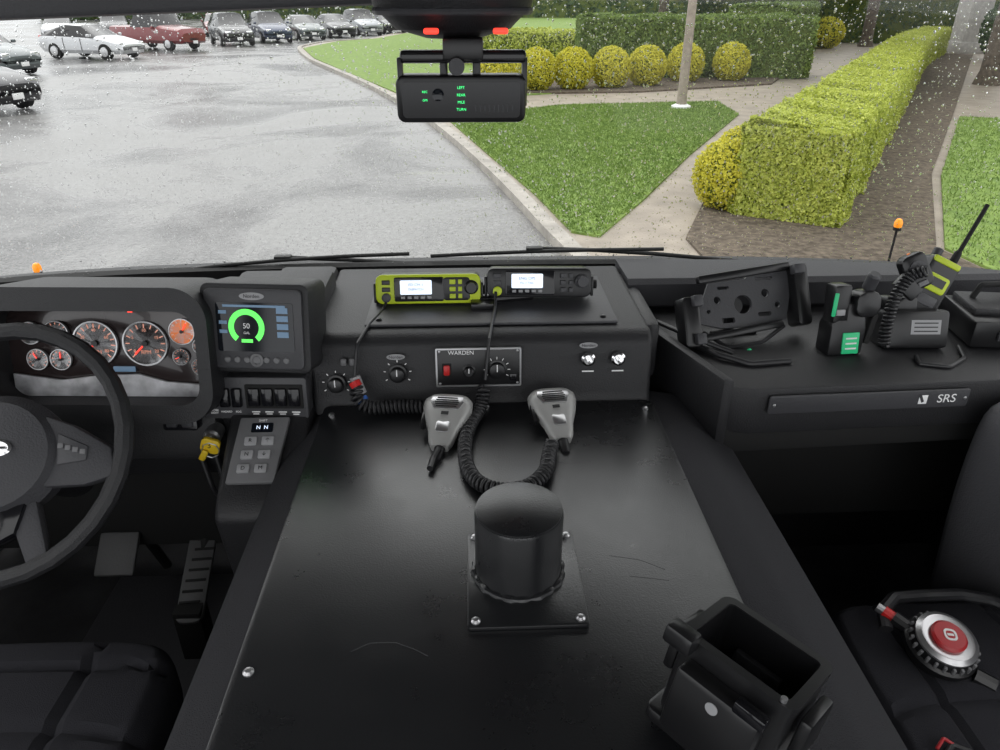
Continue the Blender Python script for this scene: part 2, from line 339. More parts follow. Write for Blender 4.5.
bush('dark_shrub',(23.3,33.0),1.3,2.6,'leafD',4500,.1); bush('dark_shrub',(26.9,34),1.8,3.2,'leafD',4500,.1)
hedge('tree_line',[(-50,100),(0,104),(60,98)],8,7.5,'leafD',20000,.5)
tree((11.5,47),15,7); tree((22,43),17,8); tree((33,30),16,8); tree((16.5,24.0),13,5.5); tree((27,18),14,6)  # added on the right to block sky reflected in the tunnel plate
r=empty('building_column'); box('shaft',(1.1,1.1,5.2),(24.6,38.2,2.7),'stone',r,bev=.03); box('plinth',(1.4,1.4,.5),(24.6,38.2,.32),'stone',r,bev=.03); box('capital',(1.5,1.5,.3),(24.6,38.2,5.4),'stone',r,bev=.03)
r=empty('street_lamp',(5.3,18.9,.1)); lathe('pole',[(.13,0),(.12,.3),(.10,2.5),(.09,5.0),(0,5.0)],(0,0,0),'trunk',r)
lathe('base_collar',[(.24,0),(.24,.05),(.15,.09),(0,.09)],(0,0,0),'white',r); tube('arm',[(0,0,4.9),(.3,-.1,5.2),(.9,-.3,5.25)],.04,'trunk',r); box('lamp_head',(.55,.22,.1),(1.1,-.35,5.22),'lgray',r,rot=(0,0,-.3),bev=.03)

def car(loc,ang,paint,kind='sedan',name='car'):
    root=empty(name,(*loc,0.002),(0,0,R(ang)))
    suv=kind!='sedan'; T=1.72 if suv else 1.45; k=1.1 if suv else 1.0
    if kind=='pickup':
        st=[(2.6,.45,.75,.85,.80,.7),(2.45,.35,.95,1.05,.92,.8),(1.4,.35,1.05,1.15,.95,.85),(1.0,.35,1.1,1.2,.95,.85),(.4,.35,1.1,1.78,.95,.72),(-.7,.35,1.1,1.8,.95,.72),(-.95,.35,1.1,1.16,.95,.9),(-2.5,.4,1.1,1.15,.95,.9),(-2.65,.5,.95,1.0,.9,.85)]
        glass=[(3,4,'top'),(5,6,'top')]; gl=range(3,6)
    else:
        st=[(2.25,.4,.55*k,.62*k,.7,.6),(2.1,.25,.66*k,.74*k,.84,.74),(1.25,.25,.84*k,.92*k,.9,.8),(.9,.25,.88*k,.97*k,.9,.78),(.15,.25,.92*k,T-.04,.91,.64),(-.7,.25,.94*k,T,.91,.64),(-1.55,.25,.96*k,T-.06 if suv else T-.2,.9,.62),(-2.05,.3,.95*k,1.12*k if suv else 1.02,.87,.7),(-2.25,.42,.82*k,.9*k,.8,.68)]
        glass=[(3,4,'top'),(6,7,'top')]; gl=range(3,7)
    bm=bmesh.new(); rows=[]
    for x,zb,zl,zt,w,wt in st:
        half=[(0,zb),(w*.88,zb),(w,zb+.15),(w*1.01,zl-.15),(w*.98,zl),(wt,zt-.04),(wt*.8,zt),(0,zt+.01)]
        full=half+[(-y,z) for y,z in half[-2:0:-1]]
        rows.append([bm.verts.new((x,y,z)) for y,z in full])
    n=len(rows[0])
    for i in range(len(rows)-1):
        for j in range(n):
            f=bm.faces.new((rows[i][j],rows[i][(j+1)%n],rows[i+1][(j+1)%n],rows[i+1][j]))
            side=j in (4,9); top=j in (5,6,7,8)
            if side and i in gl: f.material_index=1
            if top and any(i==g[0] for g in glass): f.material_index=1
    bm.faces.new(rows[0]);bm.faces.new(rows[-1])
    o=frombm('body',bm,[paint,M['gloss']],root)
    L=st[0][0]
    for x in (L*.62,-L*.6):
        for s in (1,-1):
            lathe('wheel',[(0,-.11),(.2,-.11),(.33,-.1),(.34,0),(.33,.1),(.24,.11),(.2,.07),(0,.09)],(x,s*.82,.34),'matte',root,(R(90),0,0),20)
            lathe('rim',[(.2,0),(.2,.03),(.05,.05),(0,.05)],(x,s*.92,.34),'silver',root,(R(-90*s),0,0),12)
    for s in (1,-1):
        box('headlamp',(.12,.34,.14),(L-.12,s*.58,.66*k),'chrome',root,bev=.04); box('tail_lamp',(.1,.2,.25),(-L+.1,s*.68,.85*k),'red',root,bev=.03)
        box('mirror',(.12,.16,.12),(.75,s*1.0,1.0*k),paint,root,bev=.04)
        for xx in (.2,-.75): box('door_gap',(.02,.01,.55),(xx,s*.925,.62),'matte',root,bev=0)
        if kind!='pickup': box('window_pillar',(.06,.03,.55),(-.72,s*.80,1.18 if not suv else 1.32),paint,root,rot=(R(s*-28),0,0),bev=0)
    box('grille',(.06,.7,.16),(L-.03,0,.5*k),'matte',root,bev=.02); box('license_plate',(.03,.3,.14),(L+.02,0,.42),'white',root,bev=.004)
    return root
P=lambda n,c: mat(n,c,.25,metal=.2,coat=.6)
pw=P('paint_white',(.60,.61,.63));ps=P('paint_silver',(.30,.32,.34));pb=P('paint_black',(.02,.02,.025));pr=P('paint_red',(.17,.012,.016));pg=P('paint_gray',(.12,.14,.145));pbl=P('paint_blue',(.03,.045,.09))
car((-17.3,37.2),-18,pw); car((-17.9,29.4),-22,pg,'suv'); car((-13.1,19.9),-20,pb,'suv')
car((-16.6,43.4),-28,pr,'pickup')
u=Vector((10.8,20.7)).normalized()
for i,(c,k) in enumerate([(pb,'suv'),(pbl,'suv'),(pg,'sedan'),(pb,'sedan'),(ps,'suv'),(pb,'sedan')]):
    car((-13.9+u.x*3.3*i,47.3+u.y*3.3*i),-62,c,k)
for i,(c,k) in enumerate([(pw,'sedan'),(pb,'suv'),(ps,'suv'),(pr,'sedan')]): car((-27+i*3.0,54+i*1.4),-70,c,k)
for i in range(5): box('parking_line',(.12,4.6,.006),(-15.8-1.1*i,24.5+4.2*i,.004),'lgray',rot=(0,0,R(62)),bev=0)

r=empty('truck_front'); box('bumper_bar',(2.9,.45,.35),(0,2.3,.75),'chrome',r,bev=.05); box('grille_panel',(2.3,.12,1.1),(0,1.98,1.15),'red',r,bev=.04)
for s in (1,-1): lathe('front_tire',[(0,-.15),(.3,-.15),(.5,-.14),(.52,0),(.5,.14),(.3,.15),(0,.12)],(s*1.05,.6,.524),'matte',r,(0,R(90),0),28)
for s,z in ((-1,1.80),(1,1.915)):
    q=empty('marker_lamp',(1.42*s,2.3,0)); tube('stalk',[(0,0,.93),(0,0,z)],.004,'matte',q,smooth=False)
    lathe('amber_lens',[(0,0),(.010,0),(.013,.01),(.013,.022),(.008,.032),(0,.035)],(0,0,z-.005),'amber',q); lathe('lens_base',[(.013,-.01),(.013,0),(0,0)],(0,0,z),'matte',q,seg=16)

# ================================================================ CAB SHELL
HW=1.32
def gy(x,z): return 1.657-.05*x*x-.015*x**6-.13*(z-2.03)
bm=bmesh.new(); nx,nz=28,8; V=[[bm.verts.new((x:= -1.28+2.56*i/nx, gy(x,z:=2.0+.66*j/nz), z)) for j in range(nz+1)] for i in range(nx+1)]
for i in range(nx):
    for j in range(nz): bm.faces.new((V[i][j],V[i+1][j],V[i+1][j+1],V[i][j+1]))
frombm('window_1',bm,'glass')
n=17000; xs=rng.uniform(-1.24,1.27,n); zs=rng.uniform(2.02,2.64,n); rad=np.clip(rng.lognormal(-6.90,.45,n),.0005,.0030)
vs=[];fs=[]
for x,z,q in zip(xs,zs,rad):
    y=gy(x,z)+.0006; b0=len(vs); st_=rng.uniform(.9,1.5)
    for (rf,h) in ((1,0),(.82,.2),(.45,.36)):
        for k in range(7):
            a=k*2*math.pi/7; vs.append((x+q*rf*math.cos(a),y+q*h,z+q*rf*st_*math.sin(a)))
    vs.append((x,y+q*.42,z)); vs.append((x,y,z))
    for k in range(7):
        k2=(k+1)%7; fs.append((b0+k,b0+k2,b0+7+k2,b0+7+k)); fs.append((b0+7+k,b0+7+k2,b0+14+k2,b0+14+k)); fs.append((b0+14+k,b0+14+k2,b0+21)); fs.append((b0+k2,b0+k,b0+22))
me=bpy.data.meshes.new('raindrops'); me.from_pydata(vs,[],fs); o=mk('raindrops',me,'water')
box('floor',(2*HW+.06,2.6,.06),(0,.42,1.22),'floor',bev=0)
box('ceiling',(2*HW+.1,2.0,.06),(0,.72,2.86),'grayp',bev=.01)
def wall(name,s):
    r=empty(name); X=(HW+.01)*s
    box('lower_skin',(.05,2.4,.75),(X,.46,1.62),'vinyl2',r,bev=.01); box('front_pillar',(.05,.08,.86),(X,1.53,2.4),'vinyl2',r,bev=.02,rot=(R(6),0,0)); box('rear_pillar',(.05,.12,.86),(X,-.6,2.4),'vinyl2',r,bev=.02)
    box('top_rail',(.06,2.1,.1),(X,.5,2.77),'vinyl2',r,bev=.02)
wall('wall_left',-1); wall('wall_right',1)
def curvestrip(name,y0,y1,z0,z1,mt,x0=-1.28,x1=1.28):
    bm=bmesh.new(); prev=None
    for i in range(29):
        x=x0+(x1-x0)*i/28; yy=gy(x,z0); q=[bm.verts.new((x,yy+y0,z0)),bm.verts.new((x,yy+y1,z0)),bm.verts.new((x,yy+y1,z1)),bm.verts.new((x,yy+y0,z1))]
        if prev:
            for k in range(4): bm.faces.new((prev[k],prev[(k+1)%4],q[(k+1)%4],q[k]))
        else: bm.faces.new(q)
        prev=q
    bm.faces.new(prev); return frombm(name,bm,mt)
curvestrip('trim_1',-.06,.04,2.62,2.84,'vinyl2'); curvestrip('wall_front',-.0,.03,1.2,2.0,'vinyl')
curvestrip('trim_2',-.022,.012,1.995,2.032,'matte')
r=empty('sun_visor'); prism('visor_panel',[(-1.15,2.548),(-.14,2.585),(-.14,2.74),(-1.15,2.74)],'y',1.42,1.45,'dgray',r,bev=.01)
tube('hinge_rod',[(-1.1,1.45,2.74),(-.2,1.45,2.74)],.006,'matte',r,smooth=False); box('hinge_bracket',(.04,.04,.10),(-.3,1.45,2.78),'matte',r)

# ================================================================ DASH + TUNNEL
r=empty('engine_tunnel')
prism('tunnel_body',[(-.275,1.912),(.325,1.912),(.40,1.90),(.485,1.845),(.53,1.25),(-.42,1.25),(-.385,1.79),(-.345,1.87)],'y',-.3,1.24,'tunnelside',r,bev=.012,seg=3)
prism('top_plate',rr(.615,.94,.012,3,.027,.705),'z',1.908,1.921,'plate',r,bev=.0015)
for x,y in ((-.262,.575),(-.262,1.14),(.315,1.14),(.02,1.160)): screw(r,(x,y,1.921),.0065)
for pts in ([(-.15,.60),(-.13,.612),(-.10,.612),(-.075,.60),(-.06,.59)],[(.18,.75),(.22,.74),(.25,.72)],[(.12,.98),(.15,.97),(.19,.975)],[(.20,.71),(.25,.70)]):
    tube('scratch',[(x,y,1.9209) for x,y in pts],.0004,'scuff',r)

r=empty('center_dash_console')
prism('console_body',[(1.17,1.90),(1.185,1.925),(1.205,2.03),(1.225,2.045),(1.59,2.045),(1.61,1.90)],'x',-.305,.335,'vinyl',r,bev=.010,seg=3)
box('deck_plate',(.48,.25,.006),(.035,1.375,2.049),'dgray',r,bev=.002)
for x,y in ((-.18,1.27),(.25,1.27),(-.18,1.47),(.25,1.47)): screw(r,(x,y,2.052),.006,'dark')
box('side_step',(.13,.28,.05),(-.37,1.45,2.03),'vinyl',r,bev=.015); box('side_step_trim',(.03,.30,.12),(.35,1.42,1.975),'vinyl',r,bev=.012)
box('lower_filler',(.62,.06,.5),(.015,1.30,1.66),'vinyl',r)
f=panel('console_face',(.012,1.192,1.985),10,0,r)
def knob(p,x,y,rad=.013,h=.016,mt='dark',z=0):
    lathe('knob',[(rad*1.25,0),(rad*1.25,.002),(rad,.003),(rad*.92,h*.9),(rad*.7,h),(0,h)],(x,y,z),mt,p,seg=24); box('pointer',(.0018,rad*.9,.001),(x,y+rad*.4,z+h),'whitetxt',p,bev=0)
Z=.004
knob(f,-.268,-.024,.014,z=Z); knob(f,-.154,-.006,.014,z=Z)
for dx in (-.252,-.236): box('rocker',(.011,.014,.006),(dx,.018,Z),'grayp',f)
def oval(p,x,y,w=.034,h=.011,word='Norden',s=.008):
    lathe('nameplate',[(w/2,0),(w/2,.0015),(0,.0015)],(x,y,.003),'lgray',p,sy=h/w,seg=28); txt(word,p,(x,y,.0052),s,'dark')
oval(f,-.156,.026); oval(f,.2,.042)
for cx,cy in ((-.268,-.024),(-.154,-.006)):
    for i in range(7): box('tick_mark',(.0015,.004,.0006),(cx+.024*math.cos(R(-30+40*i)),cy+.024*math.sin(R(-30+40*i)),Z),'whitetxt',f,bev=0,rot=(0,0,R(-120+40*i)))
box('siren_panel',(.158,.074,.008),(-.004,.005,Z),'dark',f,bev=.002); frame('siren_bezel',rr(.158,.074,.003),rr(.152,.068,.002),Z+.003,Z+.0058,'silver',f,(-.004,.005,0))
txt('WARDEN',f,(-.036,.033,Z+.0045),.011); box('power_switch',(.012,.02,.009),(-.063,.0,Z+.004),'red',f); box('switch_surround',(.018,.027,.004),(-.063,.0,Z+.003),'matte',f)
knob(f,-.022,-.002,.010,.014,'dark',Z+.004); knob(f,.03,0,.015,.014,'dark',Z+.004); box('mic_jack',(.014,.014,.006),(.06,-.015,Z+.003),'gloss',f)
for i in range(9): box('tick_mark',(.0012,.005,.0006),(.03+.022*math.cos(R(-30+30*i)),.022*math.sin(R(-30+30*i)),Z+.0045),'whitetxt',f,bev=0,rot=(0,0,R(-120+30*i)))
for x in (-.076,.068):
    for y in (-.026,.036): screw(f,(x,y,Z+.004),.0025)
for x in (.2,.256):
    lathe('rotary_ring',[(.013,0),(.013,.004),(.009,.007),(0,.007)],(x,.016,Z),'chrome',f,seg=24); lathe('rotary_stem',[(.005,.006),(.005,.02),(0,.021)],(x,.016,Z),'chrome',f,seg=16); box('label_line',(.022,.0025,.0006),(x,-.008,Z),'whitetxt',f,bev=0)

r=empty('driver_dash')
def dashtop(name,x0,x1,yf,zf,zb,mt,parent):
    bm=bmesh.new(); prev=None
    for i in range(21):
        x=x0+(x1-x0)*i/20; yb=gy(x,2.03)-.022
        q=[bm.verts.new(c) for c in ((x,yf,zf-.06),(x,yf,zf-.01),(x,yf+.012,zf),(x,(yf+yb)/2,(zf+zb)/2),(x,yb,zb),(x,yb,zb-.2))]
        if prev:
            for k in range(6): bm.faces.new((prev[k],prev[(k+1)%6],q[(k+1)%6],q[k]))
        else: bm.faces.new(q)
        prev=q
    bm.faces.new(prev); return frombm(name,bm,mt,parent)
dashtop('dash_top',-1.28,-.29,1.24,2.05,2.010,'vinyl',r)
box('dash_lower',(.75,.10,.30),(-.80,1.30,1.86),'vinyl',r,bev=.03); box('knee_panel',(.36,.10,.14),(-.66,1.215,1.87),'vinyl',r,bev=.03,rot=(R(-14),0,0))
box('side_pod',(.20,.30,.42),(-.395,1.345,1.87),'vinyl',r,bev=.015)
box('under_dash',(.9,.2,.3),(-.75,1.45,1.6),'matte',r)
for i in range(4): tube('wiring',[(-.56+.03*i,1.24,1.80),(-.54+.03*i,1.22,1.70-.02*i),(-.50+.01*i,1.28,1.58)],.006,'cable',r)
c=panel('instrument_cluster',(-.655,1.195,2.040),14,-3,None)
frame('hood',rr(.42,.24,.06,8,-.005,-.005),rr(.365,.165,.035,8,-.0,-.008),-.10,.06,'vinyl',c)
box('face_panel',(.38,.19,.01),(0,-.01,-.008),'gface',c)
prism('painted_lower_reflection',[(-.178,-.09),(.178,-.09),(.178,-.068),(.10,-.062),(.05,-.048),(-.03,-.052),(-.09,-.06),(-.178,-.048)],'z',-.002,.006,'glare',c,bev=.001)  # raised pale shape stands in for the lens reflection, no real trim
def gauge(x,y,rad,word='',col='gpink',ang=200,face='gface',nt=11):
    g=empty('gauge',(x,y,0),parent=c)
    lathe('dial',[(rad,0),(rad,.003),(0,.003)],(0,0,0),face,g,seg=28); lathe('bezel_ring',[(rad,0),(rad*1.07,0),(rad*1.07,.006),(rad,.006),(rad,.003)],(0,0,0),'silver',g,seg=32)
    for i in range(nt):
        a=R(225-270*i/(nt-1)); L=rad*.2; rr_=rad*.84
        box('tick',(L,rad*.05,.0006),(rr_*math.cos(a),rr_*math.sin(a),.0036),col,g,bev=0,rot=(0,0,a))
    a=R(ang); box('needle',(rad*.8,rad*.07,.001),(rad*.33*math.cos(a),rad*.33*math.sin(a),.0052),'redled',g,bev=0,rot=(0,0,a)); lathe('needle_cap',[(rad*.14,.003),(rad*.14,.008),(0,.008)],(0,0,0),'dark',g,seg=12)
    if word: txt(word,g,(0,-rad*.42,.004),rad*.26,col)
gauge(-.022,.008,.038,'MPH',nt=15,ang=225); gauge(.068,.008,.038,'RPM',nt=13,ang=225)
gauge(-.090,.026,.021,ang=150); gauge(-.137,.026,.019,ang=100); gauge(-.088,-.022,.018,ang=90); gauge(-.130,-.022,.018,ang=120)
gauge(.136,.030,.022,face='orange',col='whitetxt',ang=60); gauge(.168,.004,.014,ang=120); gauge(.130,-.016,.014,ang=200); gauge(.163,-.034,.014,ang=90)
for g_,lab in (((-.022,.008),('0','20','40','60','80')),((.068,.008),('0','5','10','15','20'))):
    for i,t_ in enumerate(lab):
        a=R(215-62.5*i); txt(t_,c,(g_[0]+.024*math.cos(a),g_[1]+.024*math.sin(a),.005),.008,'gpink')
box('warning_lamp',(.008,.005,.002),(.045,.066,.0),'redled',c,bev=0); box('message_display',(.04,.010,.002),(.023,-.040,.0),'bluebox',c,bev=.001)

d=panel('vehicle_display',(-.380,1.165,2.085),14,-6)
prism('housing',rr(.192,.158,.014,4),'z',-.10,0,'vinyl',d,bev=.004); prism('bezel',rr(.172,.140,.01,4),'z',0,.008,'dgray',d,bev=.002)
prism('screen',rr(.136,.086,.004,3),'z',.008,.0095,'screen',d,bev=0,loc=(.003,.004,0))
lathe('nameplate',[(.022,0),(.022,.0015),(0,.0015)],(0,.058,.008),'lgray',d,sy=.3,seg=24); txt('Norden',d,(0,.058,.0102),.009,'dark')
bm=bmesh.new(); prev=None
for i in range(41):
    a=R(-50+280*i/40); q=[bm.verts.new((-.012+rr_*math.cos(a),.004+rr_*math.sin(a),.0103)) for rr_ in (.022,.032)]
    if prev: bm.faces.new((prev[0],prev[1],q[1],q[0]))
    prev=q
frombm('level_ring',bm,'greenscr',d); box('level_bar',(.02,.006,.0005),(-.012,-.020,.0102),'greenscr',d,bev=0); txt('50',d,(-.012,.006,.0104),.013,'whitetxt'); txt('GAL',d,(-.012,-.006,.0104),.006,'whitetxt')
for y in (.034,.02,.006,-.008): box('soft_key',(.02,.010,.0005),(.052,y,.0102),'bluebox',d,bev=0)
for y in (.03,.012,-.004): box('soft_key',(.014,.006,.0005),(-.053,y,.0102),'bluebox',d,bev=0)
box('status_bar',(.11,.004,.0005),(.003,.041,.0102),'bluebox',d,bev=0)
for i in range(7):
    if i!=3: lathe('button',[(.0055,0),(.0055,.002),(.004,.003),(0,.003)],(-.05+i*.0175,-.054,.008),'grayp',d,seg=14)
lathe('nav_ring',[(.011,0),(.012,.003),(.008,.004),(.006,.002),(0,.002)],(.0025,-.054,.008),'grayp',d,seg=20)
d=panel('rocker_switch_panel',(-.40,1.160,1.950),10,-3)
prism('panel_plate',rr(.192,.080,.006,3),'z',-.03,.004,'dgray',d,bev=.002)
for i in range(3): box('rocker',(.018,.036,.012),(-.076+.022*i,.002,.006),'gloss',d,bev=.003)
box('rocker_bezel',(.105,.046,.006),(.036,.004,.004),'matte',d,bev=.002)
for i in range(4): box('rocker',(.021,.034,.012),(.0+.0245*i,.004,.007),'gloss',d,bev=.003)
for i in range(3): txt(['WORK\nLIGHT','HAZARD','FOG'][i],d,(-.076+.022*i,-.026,.0045),.005)
for i in range(4): box('label_line',(.015,.002,.0005),(.0+.0245*i,-.026,.0045),'whitetxt',d,bev=0); box('label_line',(.011,.002,.0005),(.0+.0245*i,-.030,.0045),'whitetxt',d,bev=0)
d=panel('light_switch',(-.530,1.130,1.930),10,-3); prism('plate',rr(.062,.05,.004,3),'z',-.02,.003,'gloss',d,bev=.001)
box('switch',(.02,.036,.008),(-.014,0,.004),'dgray',d); box('switch',(.02,.036,.008),(.014,0,.004),'dgray',d); box('green_lamp',(.010,.004,.001),(.014,.004,.0088),'greenled',d,bev=0); box('green_lamp',(.010,.002,.001),(.014,-.006,.0088),'greenled',d,bev=0); box('white_icon',(.008,.008,.001),(-.014,.002,.0088),'whitetxt',d,bev=0)
q=empty('ignition_key',(-.49,1.13,1.872)); lathe('ignition_barrel',[(.016,0),(.016,.03),(.012,.034),(0,.034)],(0,.05,0),'silver',q,(R(90),0,0),20)
prism('yellow_tag',rr(.034,.030,.008,3),'y',-.004,.004,'yellow',q,bev=.001,loc=(.003,.0,-.004),rot=(0,R(20),0)); box('key_blade',(.005,.04,.012),(0,.02,0),'silver',q,bev=.001)
tube('key_ring',[(.003+.016*math.cos(a*.785),-.004,-.012+.016*math.sin(a*.785)) for a in range(8)],.0014,'silver',q,cyc=True); box('key_body',(.012,.006,.024),(-.01,-.008,-.020),'yellow',q,rot=(0,R(30),0))
txt('3',q,(.002,-.0046,-.002),.016,'dark',rot=(R(90),0,0))
r=empty('shifter_console'); prism('pod',[(1.22,1.925),(1.155,1.922),(1.005,1.832),(.985,1.81),(1.03,1.55),(1.22,1.40)],'x',-.450,-.300,'vinyl',r,bev=.012,seg=3)
d=panel('gear_selector',(-.386,1.080,1.888),57,0)
prism('selector_plate',[(-.046,-.064),(.038,-.064),(.052,.062),(-.036,.062)],'z',-.004,.008,'grayp',d,bev=.004)
prism('display_window',rr(.038,.018,.002,2),'z',.008,.0092,'screen',d,bev=0,loc=(.006,.040,0)); txt('N  N',d,(.006,.040,.0097),.010,'lcd')
txt('SHIFT',d,(.006,.054,.0088),.006)
for i in range(3):
    for j in range(2):
        X_=-.014+.03*j+(.003*(1-i)); box('button',(.022,.017,.006),(X_,.014-.026*i,.009),'lgray',d,bev=.003); txt([['R','↑'],['N','↓'],['D','M']][i][j],d,(X_,.014-.026*i,.0124),.010,'dark')
w=panel('steering_wheel',(-.758,.985,1.960),42,-2)
tube('rim',[(.200*math.cos(2*math.pi*i/32),.200*math.sin(2*math.pi*i/32),0) for i in range(32)],.0145,'vinyl',w,cyc=True)
lathe('airbag_pad',[(.095,-.03),(.10,0),(.085,.022),(.045,.03),(0,.032)],(0,-.01,0),'vinyl2',w,sx=1.1)
for s in (1,-1):
    prism('spoke',[(s*.06,.060),(s*.12,.04),(s*.185,.005),(s*.196,-.040),(s*.15,-.055),(s*.07,-.06)],'z',-.012,.012,'vinyl2',w,bev=.006)
    prism('spoke_buttons',[(s*.100,.026),(s*.15,.006),(s*.15,-.016),(s*.105,-.024)],'z',.011,.015,'dgray',w,bev=.002)
    for k in range(4): box('button',(.009,.008,.004),(s*(.108+.012*k),.006-.003*k,.0155),'grayp',w,bev=.001)
for s in (1,-1): prism('lower_spoke',[(s*.02,-.07),(s*.07,-.06),(s*.110,-.172),(s*.080,-.188)],'z',-.014,.006,'vinyl2',w,bev=.006)
prism('lower_cover',[(-.07,-.06),(.07,-.06),(.055,-.13),(.02,-.15),(-.02,-.15),(-.055,-.13)],'z',-.02,.014,'gloss',w,bev=.01)
lathe('emblem',[(.024,.03),(.024,.034),(.019,.035),(.019,.033),(0,.033)],(.02,0,0),'chrome',w,sy=.55); box('emblem_bar',(.03,.005,.002),(.02,0,.034),'chrome',w,bev=.0005)
lathe('column',[(.045,-.22),(.05,-.06),(.04,-.02),(0,-.02)],(0,-.01,0),'vinyl',w)
tube('indicator_stalk',[(.04,-.02,-.07),(.12,.0,-.07),(.17,-.02,-.065)],.007,'matte',w)

r=empty('accelerator_pedal')
prism('tread',rr(.060,.24,.02,4),'z',-.006,.006,'pedal',r,bev=.002,loc=(-.645,1.28,1.425),rot=(R(22),0,R(4)))
for i in range(9): box('rib',(.045,.006,.004),(-.645+.001*i,1.185+.024*i,1.394+.0097*i),'matte',r,rot=(R(22),0,R(4)),bev=.001)
tube('arm',[(-.645,1.32,1.43),(-.645,1.42,1.5),(-.645,1.46,1.62)],.012,'matte',r); box('heel_hinge',(.06,.05,.15),(-.642,1.20,1.327),'matte',r)
r=empty('brake_pedal'); box('pad',(.09,.10,.014),(-.83,1.31,1.46),'pedal',r,rot=(R(40),0,0),bev=.006); tube('arm',[(-.83,1.33,1.46),(-.83,1.42,1.45),(-.83,1.50,1.252)],.012,'matte',r)
box('floor_mat',(.42,.6,.012),(-.72,1.15,1.257),'dgray',bev=.004)
def cushion(name,x0,x1,y0,y1,z0,z1,seams,mt='seat'):
    r=empty(name); bm=bmesh.new(); hx=(x1-x0)/2; hy=(y1-y0)/2; cx=(x0+x1)/2; cy=(y0+y1)/2
    bmesh.ops.create_cube(bm,size=2); bmesh.ops.subdivide_edges(bm,edges=bm.edges[:],cuts=40,use_grid_fill=True)
    for v in bm.verts:
        x,y,z=v.co; e=7
        f=(abs(x)**e+abs(y)**e+abs(z)**4)**(1/e); ln=max(1,f)
        x/=ln;y/=ln; zz=z/max(1,(abs(x)**8+abs(y)**8+abs(z)**8)**(1/8)); top=.0
        if z>0:
            for sx in seams[0]: top-=.014*math.exp(-((x-sx)/.02)**2)
            for sy in seams[1]: top-=.014*math.exp(-((y-sy)/.02)**2)
            top+=.02*(1-x*x)*(1-y*y)
        v.co=Vector((cx+x*hx,cy+y*hy,(z0+z1)/2+zz*(z1-z0)/2+top))
    frombm('cushion',bm,mt,r); box('base',((x1-x0)*.8,(y1-y0)*.8,z0-1.25),(cx,cy-.03,(z0+1.25)/2),'matte',r)
    return r
s=cushion('driver_seat',-1.08,-.49,.28,.90,1.50,1.655,([-.45,.55],[.35,.75]))
cushion('passenger_seat',.60,.98,.25,.93,1.50,1.655,([-.5,.5],[.3]))
r=empty('seat_belt_buckle'); box('buckle',(.03,.05,.09),(-.465,.60,1.60),'matte',r,rot=(R(-20),0,0),bev=.008); tube('stalk',[(-.465,.61,1.56),(-.462,.64,1.4),(-.462,.64,1.25)],.008,'matte',r)

# ================================================================ PASSENGER SIDE
r=empty('passenger_dash')
prism('tray',[(.345,1.36),(.45,1.11),(.50,1.10),(.95,1.12),(1.27,1.18),(1.27,1.46),(.36,1.50)],'z',1.885,1.98,'vinyl',r,bev=.006)
dashtop('ledge',.34,1.28,1.47,2.050,2.045,'vinyl2',r)
prism('left_rim',[(.34,1.38),(.44,1.10),(.46,1.10),(.365,1.38)],'z',1.86,2.0,'vinyl',r,bev=.006)
box('inner_wall',(.02,.30,.08),(1.26,1.32,2.01),'vinyl2',r)
d=panel('label_strip',(.712,1.103,1.951),0,2.2,r)
prism('strip_plate',rr(.375,.036,.004,3),'z',0,.004,'dgray',d,bev=.001); txt('SRS',d,(.145,0,.0045),.024)
box('mark_bar',(.016,.018,.0006),(.100,0,.0045),'whitetxt',d,bev=.002); box('mark_slot',(.005,.018,.0008),(.096,.003,.0048),'dgray',d,bev=0,rot=(0,0,.5))
screw(d,(-.178,0,.004),.003); screw(d,(.18,0,.004),.003)
box('lower_valance',(.70,.03,.06),(.80,1.14,1.87),'matte',r,bev=.006,rot=(0,0,R(3)))
for i in range(5): screw(r,(.50+.10*i,1.121+.004*i,1.885),.005,'silver',(R(90),0,0))
box('glovebox',(.62,.2,.34),(.86,1.40,1.70),'matte',r,bev=.01); box('kick_panel',(.88,.05,.76),(.86,1.53,1.63),'vinyl',r)
tube('cable_bundle',[(.42,1.30,1.985),(.47,1.22,1.99),(.52,1.19,1.985),(.60,1.2,1.985)],.006,'cable',r); tube('cable_bundle',[(.38,1.36,2.0),(.43,1.27,2.005),(.5,1.23,1.99)],.005,'cable',r)
r=empty('door_1')
bm=bmesh.new(); prev=None
for (y,x) in ((-.3,1.20),(.3,1.10),(.6,1.03),(.9,.955),(1.03,.912),(1.07,.905),(1.09,.915),(1.095,.95),(1.096,1.28)):
    q=[bm.verts.new((min(1.28,x+dx),y,z)) for dx,z in ((.035,1.26),(.03,1.45),(.015,1.6),(0,1.75),(.0,1.93),(.02,1.962),(.2,1.972))]
    if prev:
        for k in range(6): bm.faces.new((prev[k],prev[k+1],q[k+1],q[k]))
    prev=q
o=frombm('door_card',bm,'doorcard',r); md=o.modifiers.new('s','SUBSURF'); md.levels=2; md.render_levels=2
box('armrest',(.07,.4,.05),(1.10,.35,1.84),'vinyl',r,bev=.02)

